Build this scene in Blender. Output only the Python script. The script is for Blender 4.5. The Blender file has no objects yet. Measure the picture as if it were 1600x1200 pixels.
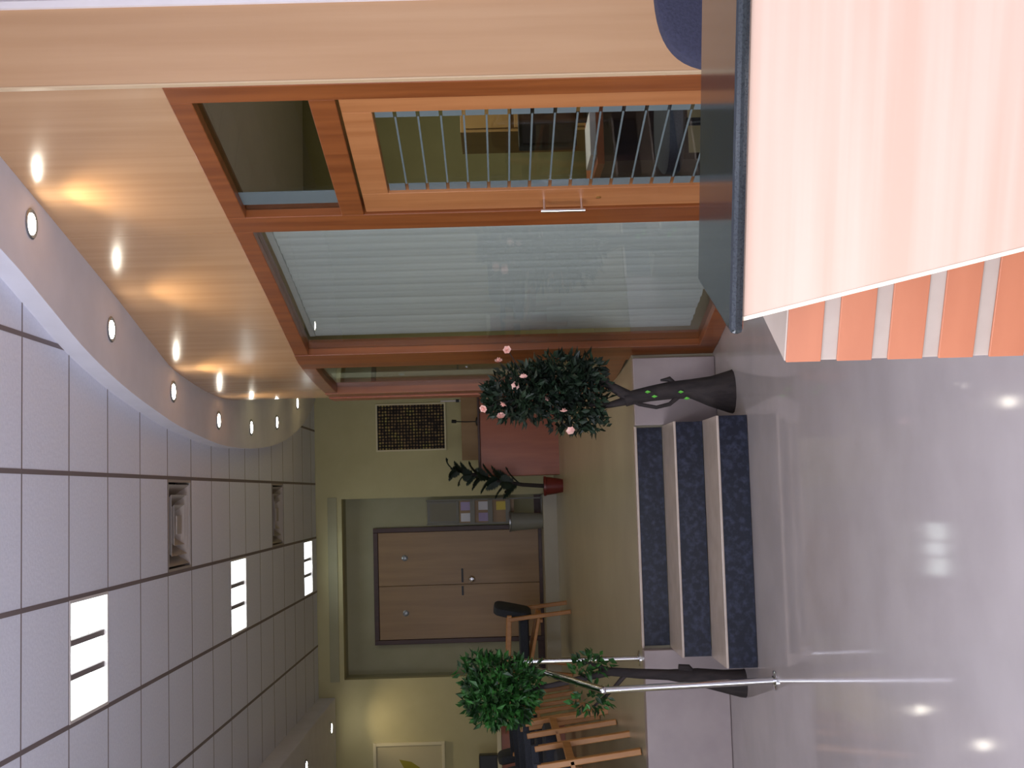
import bpy, math, random
from mathutils import Vector, Matrix

# ------------------------------------------------------------------ camera
scene = bpy.context.scene
col = scene.collection
F_PX = 1990.0                       # focal length in pixels of the 1600 x 1200 frame
CAM_Z = 1.255
yaw, pitch, roll = math.radians(4.83), math.radians(-0.72), 0.028
fwd = Vector((math.sin(yaw) * math.cos(pitch), math.cos(yaw) * math.cos(pitch), math.sin(pitch)))
rgt = Vector((math.cos(yaw), -math.sin(yaw), 0))
dwn = fwd.cross(rgt)
if dwn.z > 0:
    dwn = -dwn
R_ = rgt * math.cos(roll) + dwn * math.sin(roll)
D_ = -rgt * math.sin(roll) + dwn * math.cos(roll)
# the photograph was taken with the camera turned on its side: the picture's right is the world's down
cd = bpy.data.cameras.new('camera')
cd.sensor_fit = 'HORIZONTAL'
cd.sensor_width = 36.0
cd.lens = F_PX / 1600.0 * 36.0
cd.clip_start = 0.05
cam = bpy.data.objects.new('camera', cd)
col.objects.link(cam)
m3 = Matrix((D_, R_, -fwd)).transposed()
cam.matrix_world = Matrix.Translation((0, 0, CAM_Z)) @ m3.to_4x4()
scene.camera = cam

# ------------------------------------------------------------------ world, daylight, exposure
w = bpy.data.worlds.new('world')
scene.world = w
w.use_nodes = True
w.node_tree.nodes['Background'].inputs[0].default_value = (0.80, 0.86, 1.0, 1)
w.node_tree.nodes['Background'].inputs[1].default_value = 1.0

def area_light(name, loc, target, sx, sy, energy, color):
    l = bpy.data.lights.new(name, 'AREA')
    l.shape = 'RECTANGLE'
    l.size, l.size_y = sx, sy
    l.energy = energy
    l.color = color
    o = bpy.data.objects.new(name, l)
    col.objects.link(o)
    o.location = loc
    o.rotation_euler = (Vector(target) - Vector(loc)).to_track_quat('-Z', 'Y').to_euler()
    return o

# daylight through the glazed entrance behind the photographer
area_light('entrance_daylight', (0.3, -3.05, 1.5), (0.3, 5, 1.5), 5.0, 2.3, 55.0, (0.82, 0.86, 1.0))
# added fill light inside the windowless left wall, brightening ceiling and floor
area_light('side_fill', (-3.5, 0.4, 1.45), (0, 0.6, 1.45), 4.8, 2.3, 360.0, (0.82, 0.86, 1.0))
# added fill light to brighten the office, no fitting is built for it
area_light('office_fill', (2.5, 6.6, 2.6), (2.5, 6.6, 0), 0.6, 0.6, 32.0, (1.0, 0.95, 0.78))

vs = scene.view_settings
vs.view_transform = 'Standard'
vs.look = 'None'
vs.gamma = 1.0
vs.use_curve_mapping = False
vs.exposure = 0.0
FLUO = 5.0         # fluorescent ceiling fittings
SPOT = 13.0         # downlight lamps, watts

# ------------------------------------------------------------------ helpers
random.seed(11)

def lin(r, g, b):
    def f(c):
        c /= 255.0
        return c / 12.92 if c <= 0.04045 else ((c + 0.055) / 1.055) ** 2.4
    return (f(r), f(g), f(b), 1)

def mat(name, rgb, rough=0.5, metal=0.0, rgb2=None, scale=(8, 8, 8), detail=4, lo=0.35, hi=0.65,
        spec=0.5, bump=0.0, emit=None, estr=0.0, coat=0.0, kind='noise'):
    m = bpy.data.materials.new(name)
    m.use_nodes = True
    nt = m.node_tree
    b = nt.nodes['Principled BSDF']
    b.inputs['Base Color'].default_value = lin(*rgb)
    b.inputs['Roughness'].default_value = rough
    b.inputs['Metallic'].default_value = metal
    b.inputs['Specular IOR Level'].default_value = spec
    b.inputs['Coat Weight'].default_value = coat
    b.inputs['Coat Roughness'].default_value = 0.12
    if emit:
        b.inputs['Emission Color'].default_value = (*emit, 1)
        b.inputs['Emission Strength'].default_value = estr
    if rgb2:
        tc = nt.nodes.new('ShaderNodeTexCoord')
        mp = nt.nodes.new('ShaderNodeMapping')
        mp.inputs['Scale'].default_value = scale
        nt.links.new(tc.outputs['Object'], mp.inputs['Vector'])
        if kind == 'voronoi':
            t = nt.nodes.new('ShaderNodeTexVoronoi')
            t.inputs['Scale'].default_value = 1
            out = t.outputs['Color']
        else:
            t = nt.nodes.new('ShaderNodeTexNoise')
            t.inputs['Scale'].default_value = 1
            t.inputs['Detail'].default_value = detail
            out = t.outputs['Fac']
        nt.links.new(mp.outputs['Vector'], t.inputs['Vector'])
        cr = nt.nodes.new('ShaderNodeValToRGB')
        cr.color_ramp.elements[0].position = lo
        cr.color_ramp.elements[1].position = hi
        cr.color_ramp.elements[0].color = lin(*rgb)
        cr.color_ramp.elements[1].color = lin(*rgb2)
        nt.links.new(out, cr.inputs['Fac'])
        nt.links.new(cr.outputs['Color'], b.inputs['Base Color'])
        if bump:
            bp = nt.nodes.new('ShaderNodeBump')
            bp.inputs['Strength'].default_value = bump
            bp.inputs['Distance'].default_value = 0.01
            nt.links.new(out, bp.inputs['Height'])
            nt.links.new(bp.outputs['Normal'], b.inputs['Normal'])
    return m

def glass_mat(name, tint, refl_rough=0.02, haze=None, haze_amt=0.0):
    """thin architectural glass: clear transmission with a fresnel reflection, optionally a frosted share"""
    m = bpy.data.materials.new(name)
    m.use_nodes = True
    nt = m.node_tree
    nt.nodes.clear()
    out = nt.nodes.new('ShaderNodeOutputMaterial')
    tr = nt.nodes.new('ShaderNodeBsdfTransparent')
    tr.inputs[0].default_value = (*tint, 1)
    gl = nt.nodes.new('ShaderNodeBsdfGlossy')
    gl.inputs['Roughness'].default_value = refl_rough
    lw = nt.nodes.new('ShaderNodeLayerWeight')
    pw = nt.nodes.new('ShaderNodeMath')
    pw.operation = 'POWER'
    pw.inputs[1].default_value = 5.0
    nt.links.new(lw.outputs['Facing'], pw.inputs[0])
    fr = nt.nodes.new('ShaderNodeMath')          # Schlick reflectance
    fr.operation = 'MULTIPLY_ADD'
    fr.inputs[1].default_value = 0.9
    fr.inputs[2].default_value = 0.04
    nt.links.new(pw.outputs[0], fr.inputs[0])
    base = tr.outputs[0]
    if haze:
        df = nt.nodes.new('ShaderNodeBsdfDiffuse')
        df.inputs[0].default_value = lin(*haze)
        mx0 = nt.nodes.new('ShaderNodeMixShader')
        mx0.inputs[0].default_value = haze_amt
        nt.links.new(base, mx0.inputs[1])
        nt.links.new(df.outputs[0], mx0.inputs[2])
        base = mx0.outputs[0]
    mx = nt.nodes.new('ShaderNodeMixShader')
    nt.links.new(fr.outputs[0], mx.inputs[0])
    nt.links.new(base, mx.inputs[1])
    nt.links.new(gl.outputs[0], mx.inputs[2])
    nt.links.new(mx.outputs[0], out.inputs[0])
    return m

M = {
    'floor': mat('polished_floor', (159, 150, 149), 0.07, rgb2=(167, 158, 157), scale=(3, 3, 3), spec=0.22),
    'floor2': mat('upper_floor', (156, 147, 124), 0.28, rgb2=(163, 154, 131), scale=(3, 3, 3), spec=0.4),
    'ceil': mat('ceiling_tile', (230, 232, 248), 0.9, rgb2=(236, 238, 253), scale=(60, 60, 60), bump=0.15),
    'soffit': mat('soffit_plaster', (224, 222, 232), 0.7, rgb2=(230, 228, 238), scale=(5, 5, 5)),
    'gridbar': mat('ceiling_grid', (126, 114, 116), 0.6),
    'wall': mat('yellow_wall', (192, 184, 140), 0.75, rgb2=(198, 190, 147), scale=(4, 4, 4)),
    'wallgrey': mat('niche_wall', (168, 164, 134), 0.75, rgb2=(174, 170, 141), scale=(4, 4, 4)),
    'white': mat('white_wall', (222, 214, 214), 0.6, rgb2=(228, 220, 219), scale=(6, 6, 6)),
    'riserwhite': mat('pale_stone_face', (152, 138, 138), 0.35, rgb2=(160, 146, 145), scale=(7, 7, 7)),
    'tread': mat('beige_tread', (176, 160, 148), 0.25, rgb2=(186, 170, 158), scale=(9, 9, 9)),
    'granite': mat('navy_granite', (20, 23, 36), 0.25, rgb2=(54, 58, 78), scale=(42, 42, 42), detail=6, lo=0.45, hi=0.85, spec=0.3),
    'counter': mat('counter_granite', (26, 31, 35), 0.08, rgb2=(46, 51, 54), scale=(300, 300, 300), detail=4, lo=0.4, hi=0.8),
    'beech': mat('beech_panel', (198, 166, 146), 0.32, rgb2=(208, 179, 161), scale=(0.8, 0.8, 26), detail=3, coat=0.35),
    'edge': mat('beech_edge', (244, 226, 200), 0.4),
    'lipping': mat('column_lipping', (206, 178, 142), 0.4),
    'fascia': mat('beech_fascia', (182, 141, 102), 0.24, rgb2=(191, 151, 112), scale=(16, 16, 0.7), detail=3, coat=0.3),
    'frame': mat('brown_frame', (120, 63, 28), 0.35, rgb2=(142, 80, 38), scale=(22, 22, 1.2), detail=3, coat=0.2),
    'doorwood': mat('door_leaf_wood', (164, 104, 60), 0.35, rgb2=(178, 118, 72), scale=(22, 22, 1.2), detail=3, coat=0.2),
    'orange': mat('orange_band', (166, 98, 66), 0.4, rgb2=(174, 105, 72), scale=(3, 3, 14)),
    'body': mat('counter_body', (162, 146, 134), 0.45, rgb2=(168, 153, 141), scale=(12, 12, 12)),
    'redwood': mat('red_wood', (146, 74, 44), 0.3, rgb2=(162, 88, 54), scale=(14, 14, 1.5), detail=3),
    'oak': mat('oak_frame', (176, 120, 66), 0.4, rgb2=(192, 136, 80), scale=(18, 18, 5), detail=3),
    'brownwood': mat('brown_board', (138, 106, 62), 0.45, rgb2=(150, 118, 72), scale=(10, 10, 2), detail=3),
    'fardoor': mat('far_door_wood', (140, 106, 62), 0.4, rgb2=(152, 117, 70), scale=(16, 16, 1.2), detail=3),
    'darkframe': mat('dark_door_frame', (58, 30, 24), 0.45, rgb2=(70, 38, 30), scale=(16, 16, 2)),
    'navy': mat('navy_fabric', (36, 36, 54), 0.85, rgb2=(44, 44, 64), scale=(140, 140, 140), bump=0.2),
    'chairfab': mat('dark_blue_upholstery', (38, 42, 52), 0.8, rgb2=(48, 52, 62), scale=(120, 120, 120), bump=0.2),
    'steel': mat('polished_steel', (220, 220, 225), 0.12, 1.0),
    'greymetal': mat('grey_metal', (150, 152, 156), 0.35, 0.7),
    'rack': mat('rack_metal', (112, 110, 102), 0.5),
    'black': mat('black_plastic', (18, 18, 20), 0.4),
    'darkplastic': mat('dark_plastic', (42, 42, 48), 0.5),
    'slat': mat('blind_fabric', (182, 184, 180), 0.8, rgb2=(190, 192, 188), scale=(40, 40, 1)),
    'bark': mat('dark_bark', (32, 26, 27), 0.85, rgb2=(50, 42, 41), scale=(30, 30, 9), bump=0.6),
    'leaf': mat('dark_leaf', (16, 30, 20), 0.55, rgb2=(34, 55, 34), scale=(14, 14, 14), lo=0.4, hi=0.65),
    'leaf2': mat('bright_leaf', (16, 46, 16), 0.5, rgb2=(52, 112, 42), scale=(16, 16, 16), lo=0.4, hi=0.65),
    'lime': mat('lime_leaf', (96, 190, 60), 0.5),
    'palm': mat('palm_leaf', (20, 34, 26), 0.55, rgb2=(30, 48, 36), scale=(9, 9, 9)),
    'pink': mat('pink_petal', (236, 170, 160), 0.6, rgb2=(246, 206, 192), scale=(60, 60, 60)),
    'redpot': mat('red_pot', (104, 34, 30), 0.4),
    'paper': mat('paper', (206, 206, 214), 0.7),
    'paper2': mat('lilac_paper', (164, 150, 190), 0.7),
    'yellowpaper': mat('yellow_paper', (210, 190, 90), 0.7),
    'cream': mat('cream_frame', (222, 212, 176), 0.5),
    'office': mat('office_wall', (150, 146, 104), 0.8, rgb2=(158, 154, 112), scale=(3, 3, 3)),
    'officefloor': mat('office_floor', (96, 84, 74), 0.5),
    'brass': mat('brass', (200, 170, 100), 0.3, 1.0),
    'dif': mat('diffuser_metal', (178, 168, 162), 0.5),
    'ducthole': mat('duct_inside', (46, 42, 42), 0.8),
    'lampface': mat('lamp_face', (255, 250, 240), 0.4, emit=(1.0, 0.93, 0.78), estr=45.0),
    'fluo': mat('fluorescent_diffuser', (250, 255, 252), 0.5, emit=(0.88, 1.0, 0.97), estr=FLUO * 0.55),
    'fluoc': mat('fluorescent_basket', (250, 255, 252), 0.5, emit=(0.90, 1.0, 1.0), estr=FLUO * 0.6),
    'glass': glass_mat('clear_glass', (0.93, 0.95, 0.94)),
    'dimglass': glass_mat('tinted_glass', (0.80, 0.82, 0.79)),
    'frost': glass_mat('frosted_glass', (0.75, 0.8, 0.8), 0.2, (112, 124, 126), 0.8),
}

# woven picture: dark ground with rows of small gold and green stitches
def tapestry():
    m = bpy.data.materials.new('woven_picture')
    m.use_nodes = True
    nt = m.node_tree
    b = nt.nodes['Principled BSDF']
    b.inputs['Roughness'].default_value = 0.8
    tc = nt.nodes.new('ShaderNodeTexCoord')
    v = nt.nodes.new('ShaderNodeTexVoronoi')
    v.inputs['Scale'].default_value = 30
    v.inputs['Randomness'].default_value = 0.15
    n = nt.nodes.new('ShaderNodeTexNoise')
    n.inputs['Scale'].default_value = 9
    n.inputs['Detail'].default_value = 3
    r1 = nt.nodes.new('ShaderNodeValToRGB')
    r1.color_ramp.elements[0].position = 0.25
    r1.color_ramp.elements[1].position = 0.5
    r1.color_ramp.elements[0].color = (1, 1, 1, 1)
    r1.color_ramp.elements[1].color = (0, 0, 0, 1)
    r2 = nt.nodes.new('ShaderNodeValToRGB')
    e = r2.color_ramp.elements
    e[0].position, e[0].color = 0.30, lin(60, 50, 44)
    e[1].position, e[1].color = 0.66, lin(190, 180, 96)
    x = e.new(0.52)
    x.color = lin(170, 136, 92)
    mx = nt.nodes.new('ShaderNodeMix')
    mx.data_type = 'RGBA'
    mx.inputs[6].default_value = lin(20, 14, 16)
    for t in (v, n):
        nt.links.new(tc.outputs['Object'], t.inputs['Vector'])
    nt.links.new(v.outputs['Distance'], r1.inputs[0])
    nt.links.new(n.outputs['Fac'], r2.inputs[0])
    nt.links.new(r1.outputs[0], mx.inputs[0])
    nt.links.new(r2.outputs[0], mx.inputs[7])
    nt.links.new(mx.outputs[2], b.inputs['Base Color'])
    return m
M['tapestry'] = tapestry()

class MB:
    """collects simple solids; build() links them as one mesh object"""
    def __init__(s):
        s.v, s.f = [], []
    def add(s, vs_, fs):
        o = len(s.v)
        s.v += [tuple(p) for p in vs_]
        s.f += [tuple(i + o for i in q) for q in fs]
        return s
    def box(s, x0, x1, y0, y1, z0, z1):
        return s.add([(x0, y0, z0), (x1, y0, z0), (x1, y1, z0), (x0, y1, z0),
                      (x0, y0, z1), (x1, y0, z1), (x1, y1, z1), (x0, y1, z1)],
                     [(0, 3, 2, 1), (4, 5, 6, 7), (0, 1, 5, 4), (1, 2, 6, 5), (2, 3, 7, 6), (3, 0, 4, 7)])
    def prism(s, poly, z0, z1):
        """poly counter-clockwise seen from above"""
        n = len(poly)
        vs_ = [(x, y, z0) for x, y in poly] + [(x, y, z1) for x, y in poly]
        fs = [tuple(range(n - 1, -1, -1)), tuple(range(n, 2 * n))]
        fs += [(i, (i + 1) % n, n + (i + 1) % n, n + i) for i in range(n)]
        return s.add(vs_, fs)
    def hexa(s, a, b):
        """two matching quads (lists of 4 points) joined as a solid"""
        return s.add(list(a) + list(b), [(3, 2, 1, 0), (4, 5, 6, 7), (0, 1, 5, 4), (1, 2, 6, 5), (2, 3, 7, 6), (3, 0, 4, 7)])
    def bar(s, p, q, wx, wy=None, up=(0, 0, 1)):
        """rectangular bar between two points"""
        p, q = Vector(p), Vector(q)
        wy = wy or wx
        d = (q - p).normalized()
        u = Vector(up)
        if abs(d.dot(u)) > 0.95:
            u = Vector((0, 1, 0))
        a = d.cross(u).normalized() * wx / 2
        b = a.cross(d).normalized() * wy / 2
        return s.hexa([p - a - b, p + a - b, p + a + b, p - a + b], [q - a - b, q + a - b, q + a + b, q - a + b])
    def tube(s, pts, rad, n=10):
        pts = [Vector(p) for p in pts]
        if not isinstance(rad, (list, tuple)):
            rad = [rad] * len(pts)
        rings = []
        ref = Vector((0.31, 0.87, 0.21)).normalized()
        for i, p in enumerate(pts):
            d = (pts[min(i + 1, len(pts) - 1)] - pts[max(i - 1, 0)]).normalized()
            a = (ref - d * ref.dot(d)).normalized()
            b = d.cross(a)
            rings.append([p + (a * math.cos(t) + b * math.sin(t)) * rad[i] for t in [2 * math.pi * k / n for k in range(n)]])
        vs_ = [q for r in rings for q in r]
        fs = []
        for i in range(len(pts) - 1):
            for k in range(n):
                fs.append((i * n + k, i * n + (k + 1) % n, (i + 1) * n + (k + 1) % n, (i + 1) * n + k))
        fs.append(tuple(range(n - 1, -1, -1)))
        fs.append(tuple(range((len(pts) - 1) * n, len(pts) * n)))
        return s.add(vs_, fs)
    def lathe(s, prof, n=24, c=(0, 0, 0), close=True):
        vs_ = []
        for r, z in prof:
            for k in range(n):
                t = 2 * math.pi * k / n
                vs_.append((c[0] + r * math.cos(t), c[1] + r * math.sin(t), c[2] + z))
        fs = []
        for i in range(len(prof) - 1):
            for k in range(n):
                fs.append((i * n + k, i * n + (k + 1) % n, (i + 1) * n + (k + 1) % n, (i + 1) * n + k))
        if close:
            fs.append(tuple(range(n - 1, -1, -1)))
            fs.append(tuple(range((len(prof) - 1) * n, len(prof) * n)))
        return s.add(vs_, fs)
    def mesh(s, name):
        me = bpy.data.meshes.new(name)
        me.from_pydata(s.v, [], s.f)
        me.update()
        return me
    def build(s, name, material, parent=None, bevel=0.0, smooth=False, loc=None):
        me = s.mesh(name)
        me.materials.append(M[material] if isinstance(material, str) else material)
        if smooth:
            for p in me.polygons:
                p.use_smooth = True
        o = bpy.data.objects.new(name, me)
        col.objects.link(o)
        if parent:
            o.parent = parent
        if loc:
            o.location = loc
        if bevel:
            b = o.modifiers.new('bevel', 'BEVEL')
            b.width = bevel
            b.segments = 2
            b.limit_method = 'ANGLE'
        if smooth:
            e = o.modifiers.new('split', 'EDGE_SPLIT')
            e.split_angle = math.radians(40)
        return o

def put(name, data, material, parent, loc=(0, 0, 0)):
    o = bpy.data.objects.new(name, data)
    col.objects.link(o)
    if material and not data.materials:
        data.materials.append(M[material])
    o.parent = parent
    o.location = loc
    return o

def tag(o, label=None, cat=None, group=None, kind=None):
    if label: o['label'] = label
    if cat: o['category'] = cat
    if group: o['group'] = group
    if kind: o['kind'] = kind
    return o

def thing(name, label, cat, loc=(0, 0, 0), rz=0.0, group=None):
    o = bpy.data.objects.new(name, None)
    col.objects.link(o)
    o.location = loc
    o.rotation_euler = (0, 0, rz)
    o.empty_display_size = 0.1
    return tag(o, label, cat, group)

def struct(name, loc=(0, 0, 0)):
    o = bpy.data.objects.new(name, None)
    col.objects.link(o)
    o.location = loc
    return tag(o, kind='structure')

def copy_tree(o, parent=None):
    c = o.copy()
    col.objects.link(c)
    c.parent = parent
    for ch in list(o.children):
        copy_tree(ch, c)
    return c

# ------------------------------------------------------------------ levels and curves
CEIL = 3.225
SOFF = 3.125
UP = 0.47                  # upper floor at its front edge
EDGE_Y = 7.30
FAR = 13.75
NICHE = 14.12
def up_z(y):               # the upper floor rises very gently towards the far wall
    return UP + max(0.0, y - EDGE_Y) * 0.03

def spline(pts):
    """x as a smooth function of y through the points (x, y)"""
    ys = [p[1] for p in pts]
    xs = [p[0] for p in pts]
    n = len(pts)
    ms = []
    for i in range(n):
        a, b = max(i - 1, 0), min(i + 1, n - 1)
        ms.append((xs[b] - xs[a]) / (ys[b] - ys[a]))
    def f(y):
        if y <= ys[0]: return xs[0] + ms[0] * (y - ys[0])
        if y >= ys[-1]: return xs[-1] + ms[-1] * (y - ys[-1])
        for i in range(n - 1):
            if y <= ys[i + 1]:
                h = ys[i + 1] - ys[i]
                t = (y - ys[i]) / h
                return ((2 * t**3 - 3 * t**2 + 1) * xs[i] + (t**3 - 2 * t**2 + t) * h * ms[i]
                        + (-2 * t**3 + 3 * t**2) * xs[i + 1] + (t**3 - t**2) * h * ms[i + 1])
    return f
WX = spline([(1.635, 3.6), (1.435, 4.43), (1.205, 5.5), (1.135, 5.82), (1.055, 6.19), (1.0, 6.43), (0.865, 7.0),
             (0.785, 7.37), (0.722, 8.16), (0.712, 8.5), (0.712, 8.8), (0.735, 9.2), (0.79, 9.9), (0.87, 10.8),
             (1.0, 11.8), (1.2, 12.6), (1.6, 13.75)])
SX = spline([(1.6, 3.2), (1.30, 3.8), (1.03, 4.6), (0.93, 5.0), (0.83, 5.35), (0.70, 5.82), (0.585, 6.4), (0.50, 7.0),
             (0.43, 7.65), (0.37, 8.9), (0.43, 10.5), (0.60, 11.8), (0.86, 12.8), (1.2, 13.5), (1.45, 13.75)])

def wpt(y, off):
    """point of the curved wall line, shifted off metres towards the lobby"""
    d = (WX(y + 0.01) - WX(y - 0.01)) / 0.02
    L = math.hypot(1, d)
    return (WX(y) - off / L, y + off * d / L)

def band(mb, y0, y1, z0, z1, front, back, n=None):
    """solid strip that follows the curved wall"""
    n = n or max(1, int((y1 - y0) / 0.12))
    ys = [y0 + (y1 - y0) * i / n for i in range(n + 1)]
    vs_, fs = [], []
    for y in ys:
        a, b = wpt(y, front), wpt(y, back)
        vs_ += [(a[0], a[1], z0), (a[0], a[1], z1), (b[0], b[1], z1), (b[0], b[1], z0)]
    for i in range(n):
        for k in range(4):
            fs.append((4 * i + k, 4 * i + (k + 1) % 4, 4 * i + 4 + (k + 1) % 4, 4 * i + 4 + k))
    fs += [(3, 2, 1, 0), (4 * n, 4 * n + 1, 4 * n + 2, 4 * n + 3)]
    mb.add(vs_, fs)
    return mb

# ------------------------------------------------------------------ the shell
tag(MB().box(-3.7, 4.3, -3.1, EDGE_Y + 0.02, -0.12, 0.0).build('floor', 'floor'), kind='structure')
uf = MB()
uf.add([(-3.7, EDGE_Y, 0.0), (3.9, EDGE_Y, 0.0), (3.9, 14.4, 0.0), (-3.7, 14.4, 0.0),
        (-3.7, EDGE_Y, UP), (3.9, EDGE_Y, UP), (3.9, 14.4, up_z(14.4)), (-3.7, 14.4, up_z(14.4))],
       [(0, 3, 2, 1), (4, 5, 6, 7), (1, 2, 6, 5), (2, 3, 7, 6), (3, 0, 4, 7), (0, 1, 5, 4)])
tag(uf.build('floor_upper', 'floor2'), kind='structure')
# pale faces of the raised floor beside the steps
tag(MB().box(-3.6, -0.905, EDGE_Y - 0.10, EDGE_Y - 0.002, 0.001, UP).build('wall_retaining_left', 'riserwhite', bevel=0.004), kind='structure')
tag(MB().box(0.355, 0.74, EDGE_Y - 0.06, EDGE_Y - 0.002, 0.001, UP).build('wall_retaining_right', 'riserwhite', bevel=0.004), kind='structure')

# outer walls
tag(MB().box(-3.75, -3.6, -3.1, 14.4, 0, 3.5).build('wall_left', 'wall'), kind='structure')
tag(MB().box(4.2, 4.35, -3.1, 4.5, 0, 3.5).build('wall_right', 'white'), kind='structure')
tag(MB().box(1.712, 4.2, 4.34, 4.46, 0, 3.5).build('wall_reception', 'white'), kind='structure')
wr = MB()
wr.box(-3.6, -2.5, -3.12, -3.0, 0, 3.5).box(3.1, 4.2, -3.12, -3.0, 0, 3.5).box(-2.5, 3.1, -3.12, -3.0, 2.75, 3.5)
tag(wr.build('wall_rear', 'white'), kind='structure')
wd = struct('window_4')
for x in (-2.47, -1.07, 0.3, 1.67, 3.07):
    MB().box(x - 0.03, x + 0.03, -3.1, -3.02, 0, 2.75).build('mullion', 'greymetal', wd)

# far wall with the door niche
wf = MB()
wf.box(-0.03, 1.9, FAR, FAR + 0.14, 0.55, 3.5)
wf.box(-3.6, -1.94, FAR, FAR + 0.14, 0.55, 3.5)
wf.box(-1.94, -0.03, FAR, FAR + 0.14, 2.95, 3.5)
tag(wf.build('wall_far', 'wall'), kind='structure')
wn = MB()
wn.box(-1.98, 0.01, NICHE, NICHE + 0.1, 0.55, 3.2)
wn.box(-0.03, 0.01, FAR + 0.14, NICHE, 0.55, 3.2).box(-1.98, -1.94, FAR + 0.14, NICHE, 0.55, 3.2).box(-1.98, 0.01, FAR + 0.14, NICHE, 2.95, 3.2)
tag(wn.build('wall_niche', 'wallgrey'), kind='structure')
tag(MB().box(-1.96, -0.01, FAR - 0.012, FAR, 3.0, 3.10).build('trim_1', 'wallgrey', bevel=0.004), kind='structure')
PLAT = 0.80
tag(MB().box(-1.94, -0.035, 13.42, NICHE, 0.6, PLAT).build('floor_niche_step', 'floor2', bevel=0.005), kind='structure')
tag(MB().box(-1.93, -0.04, NICHE - 0.02, NICHE - 0.002, PLAT, PLAT + 0.075).build('baseboard_niche', 'darkframe'), kind='structure')

# plaster wall that carries on behind the last post
wc = MB()
band(wc, 9.2, 13.7, 0.4, CEIL, 0.0, -0.12)
tag(wc.build('wall_curved', 'wall', smooth=True), kind='structure')

# office behind the glass
of = MB()
of.box(3.6, 3.72, 4.46, 9.3, 0, 3.3).box(0.9, 3.72, 9.2, 9.3, 0, 3.3)
tag(of.build('wall_office', 'office'), kind='structure')
oc = MB()
oc.prism([wpt(4.5, -0.13), (3.6, 4.47), (3.6, 9.2), wpt(9.1, -0.13), wpt(8.2, -0.13), wpt(7.0, -0.13), wpt(5.8, -0.13)], 2.62, 2.7)
tag(oc.build('ceiling_office', 'white'), kind='structure')
tag(MB().prism([(1.62, 4.47), (3.6, 4.47), (3.6, 7.29), (0.98, 7.29), (1.14, 6.3), (1.33, 5.45)], 0.001, 0.012).build('floor_office', 'officefloor'), kind='structure')

# ------------------------------------------------------------------ ceiling
cl = tag(MB().box(-3.7, 4.3, -3.1, 14.4, 3.36, 3.5).build('ceiling', 'ceil'), kind='structure')
tag(MB().box(-3.6, 4.2, -3.0, 4.70, CEIL, 3.36).build('ceiling_front', 'ceil'), kind='structure')
PX, PY, X0, Y0 = 0.571, 0.581, 0.142, 5.295
def cell(i, j):            # column i grows to the left, row j grows with depth
    return (X0 - PX * (i + 1), X0 - PX * i, Y0 + PY * j, Y0 + PY * (j + 1))
lights_at = [(1, 1), (1, 7), (1, 13)]
vents_at = [(0, 4), (0, 10)]
tile_mesh = None
for i in range(-2, 7):
    for j in range(-1, 15):
        x0, x1, y0, y1 = cell(i, j)
        y1 = min(y1, FAR)
        x0 = max(x0, -3.6)
        if min(SX(y0), SX(y1)) < x0 - 0.02 and SX((y0 + y1) / 2) < x0 - 0.02:
            continue
        if (i, j) in lights_at or (i, j) in vents_at or y1 - y0 < 0.05:
            continue
        if abs(y1 - y0 - PY) < 1e-4 and abs(x1 - x0 - PX) < 1e-4:
            if tile_mesh is None:
                tile_mesh = MB().box(-PX / 2 + 0.0106, PX / 2 - 0.0106, -PY / 2 + 0.0056, PY / 2 - 0.0056, 0, 0.02).mesh('ceiling_tile')
                tile_mesh.materials.append(M['ceil'])
            put('ceiling_tile', tile_mesh, None, cl, ((x0 + x1) / 2, (y0 + y1) / 2, CEIL))
        else:
            MB().box(x0 + 0.01, x1 - 0.01, y0 + 0.0045, y1 - 0.0045, CEIL, CEIL + 0.02).build('ceiling_tile', 'ceil', cl)
for i in range(-2, 8):
    x = X0 - PX * i
    if x > -3.6:
        MB().box(x - 0.0105, x + 0.0105, 4.70, FAR, CEIL - 0.0015, CEIL + 0.03).build('grid_bar', 'gridbar', cl)
for j in range(-1, 16):
    y = Y0 + PY * j
    if y < FAR:
        MB().box(-3.6, 1.4, y - 0.0055, y + 0.0055, CEIL - 0.001, CEIL + 0.028).build('grid_bar', 'gridbar', cl)

# dropped curved soffit over the glazed wall
def soffit():
    n = 70
    ys = [3.2 + (FAR - 3.2) * k / n for k in range(n + 1)]
    L = [(SX(y), y) for y in ys]
    R = [(min(WX(y) + 0.05, 4.1) if y > 4.3 else 4.1, y) for y in ys]
    vs_, fs = [], []
    for a, b in zip(L, R):
        b = (max(b[0], a[0] + 0.01), b[1])
        vs_ += [(a[0], a[1], SOFF), (a[0], a[1], CEIL + 0.03), (b[0], b[1], CEIL + 0.03), (b[0], b[1], SOFF)]
    for i in range(n):
        for k in range(4):
            fs.append((4 * i + k, 4 * i + 4 + k, 4 * i + 4 + (k + 1) % 4, 4 * i + (k + 1) % 4))
    fs += [(0, 1, 2, 3), (4 * n + 3, 4 * n + 2, 4 * n + 1, 4 * n)]
    return MB().add(vs_, fs).build('ceiling_soffit', 'soffit', smooth=True)
tag(soffit(), kind='structure')
# lower soffit along the left side at the far end
LSOFF = 3.05
tag(MB().box(-3.6, -2.12, 4.0, FAR, LSOFF, CEIL + 0.02).build('ceiling_soffit_left', 'soffit', bevel=0.01), kind='structure')

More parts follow.
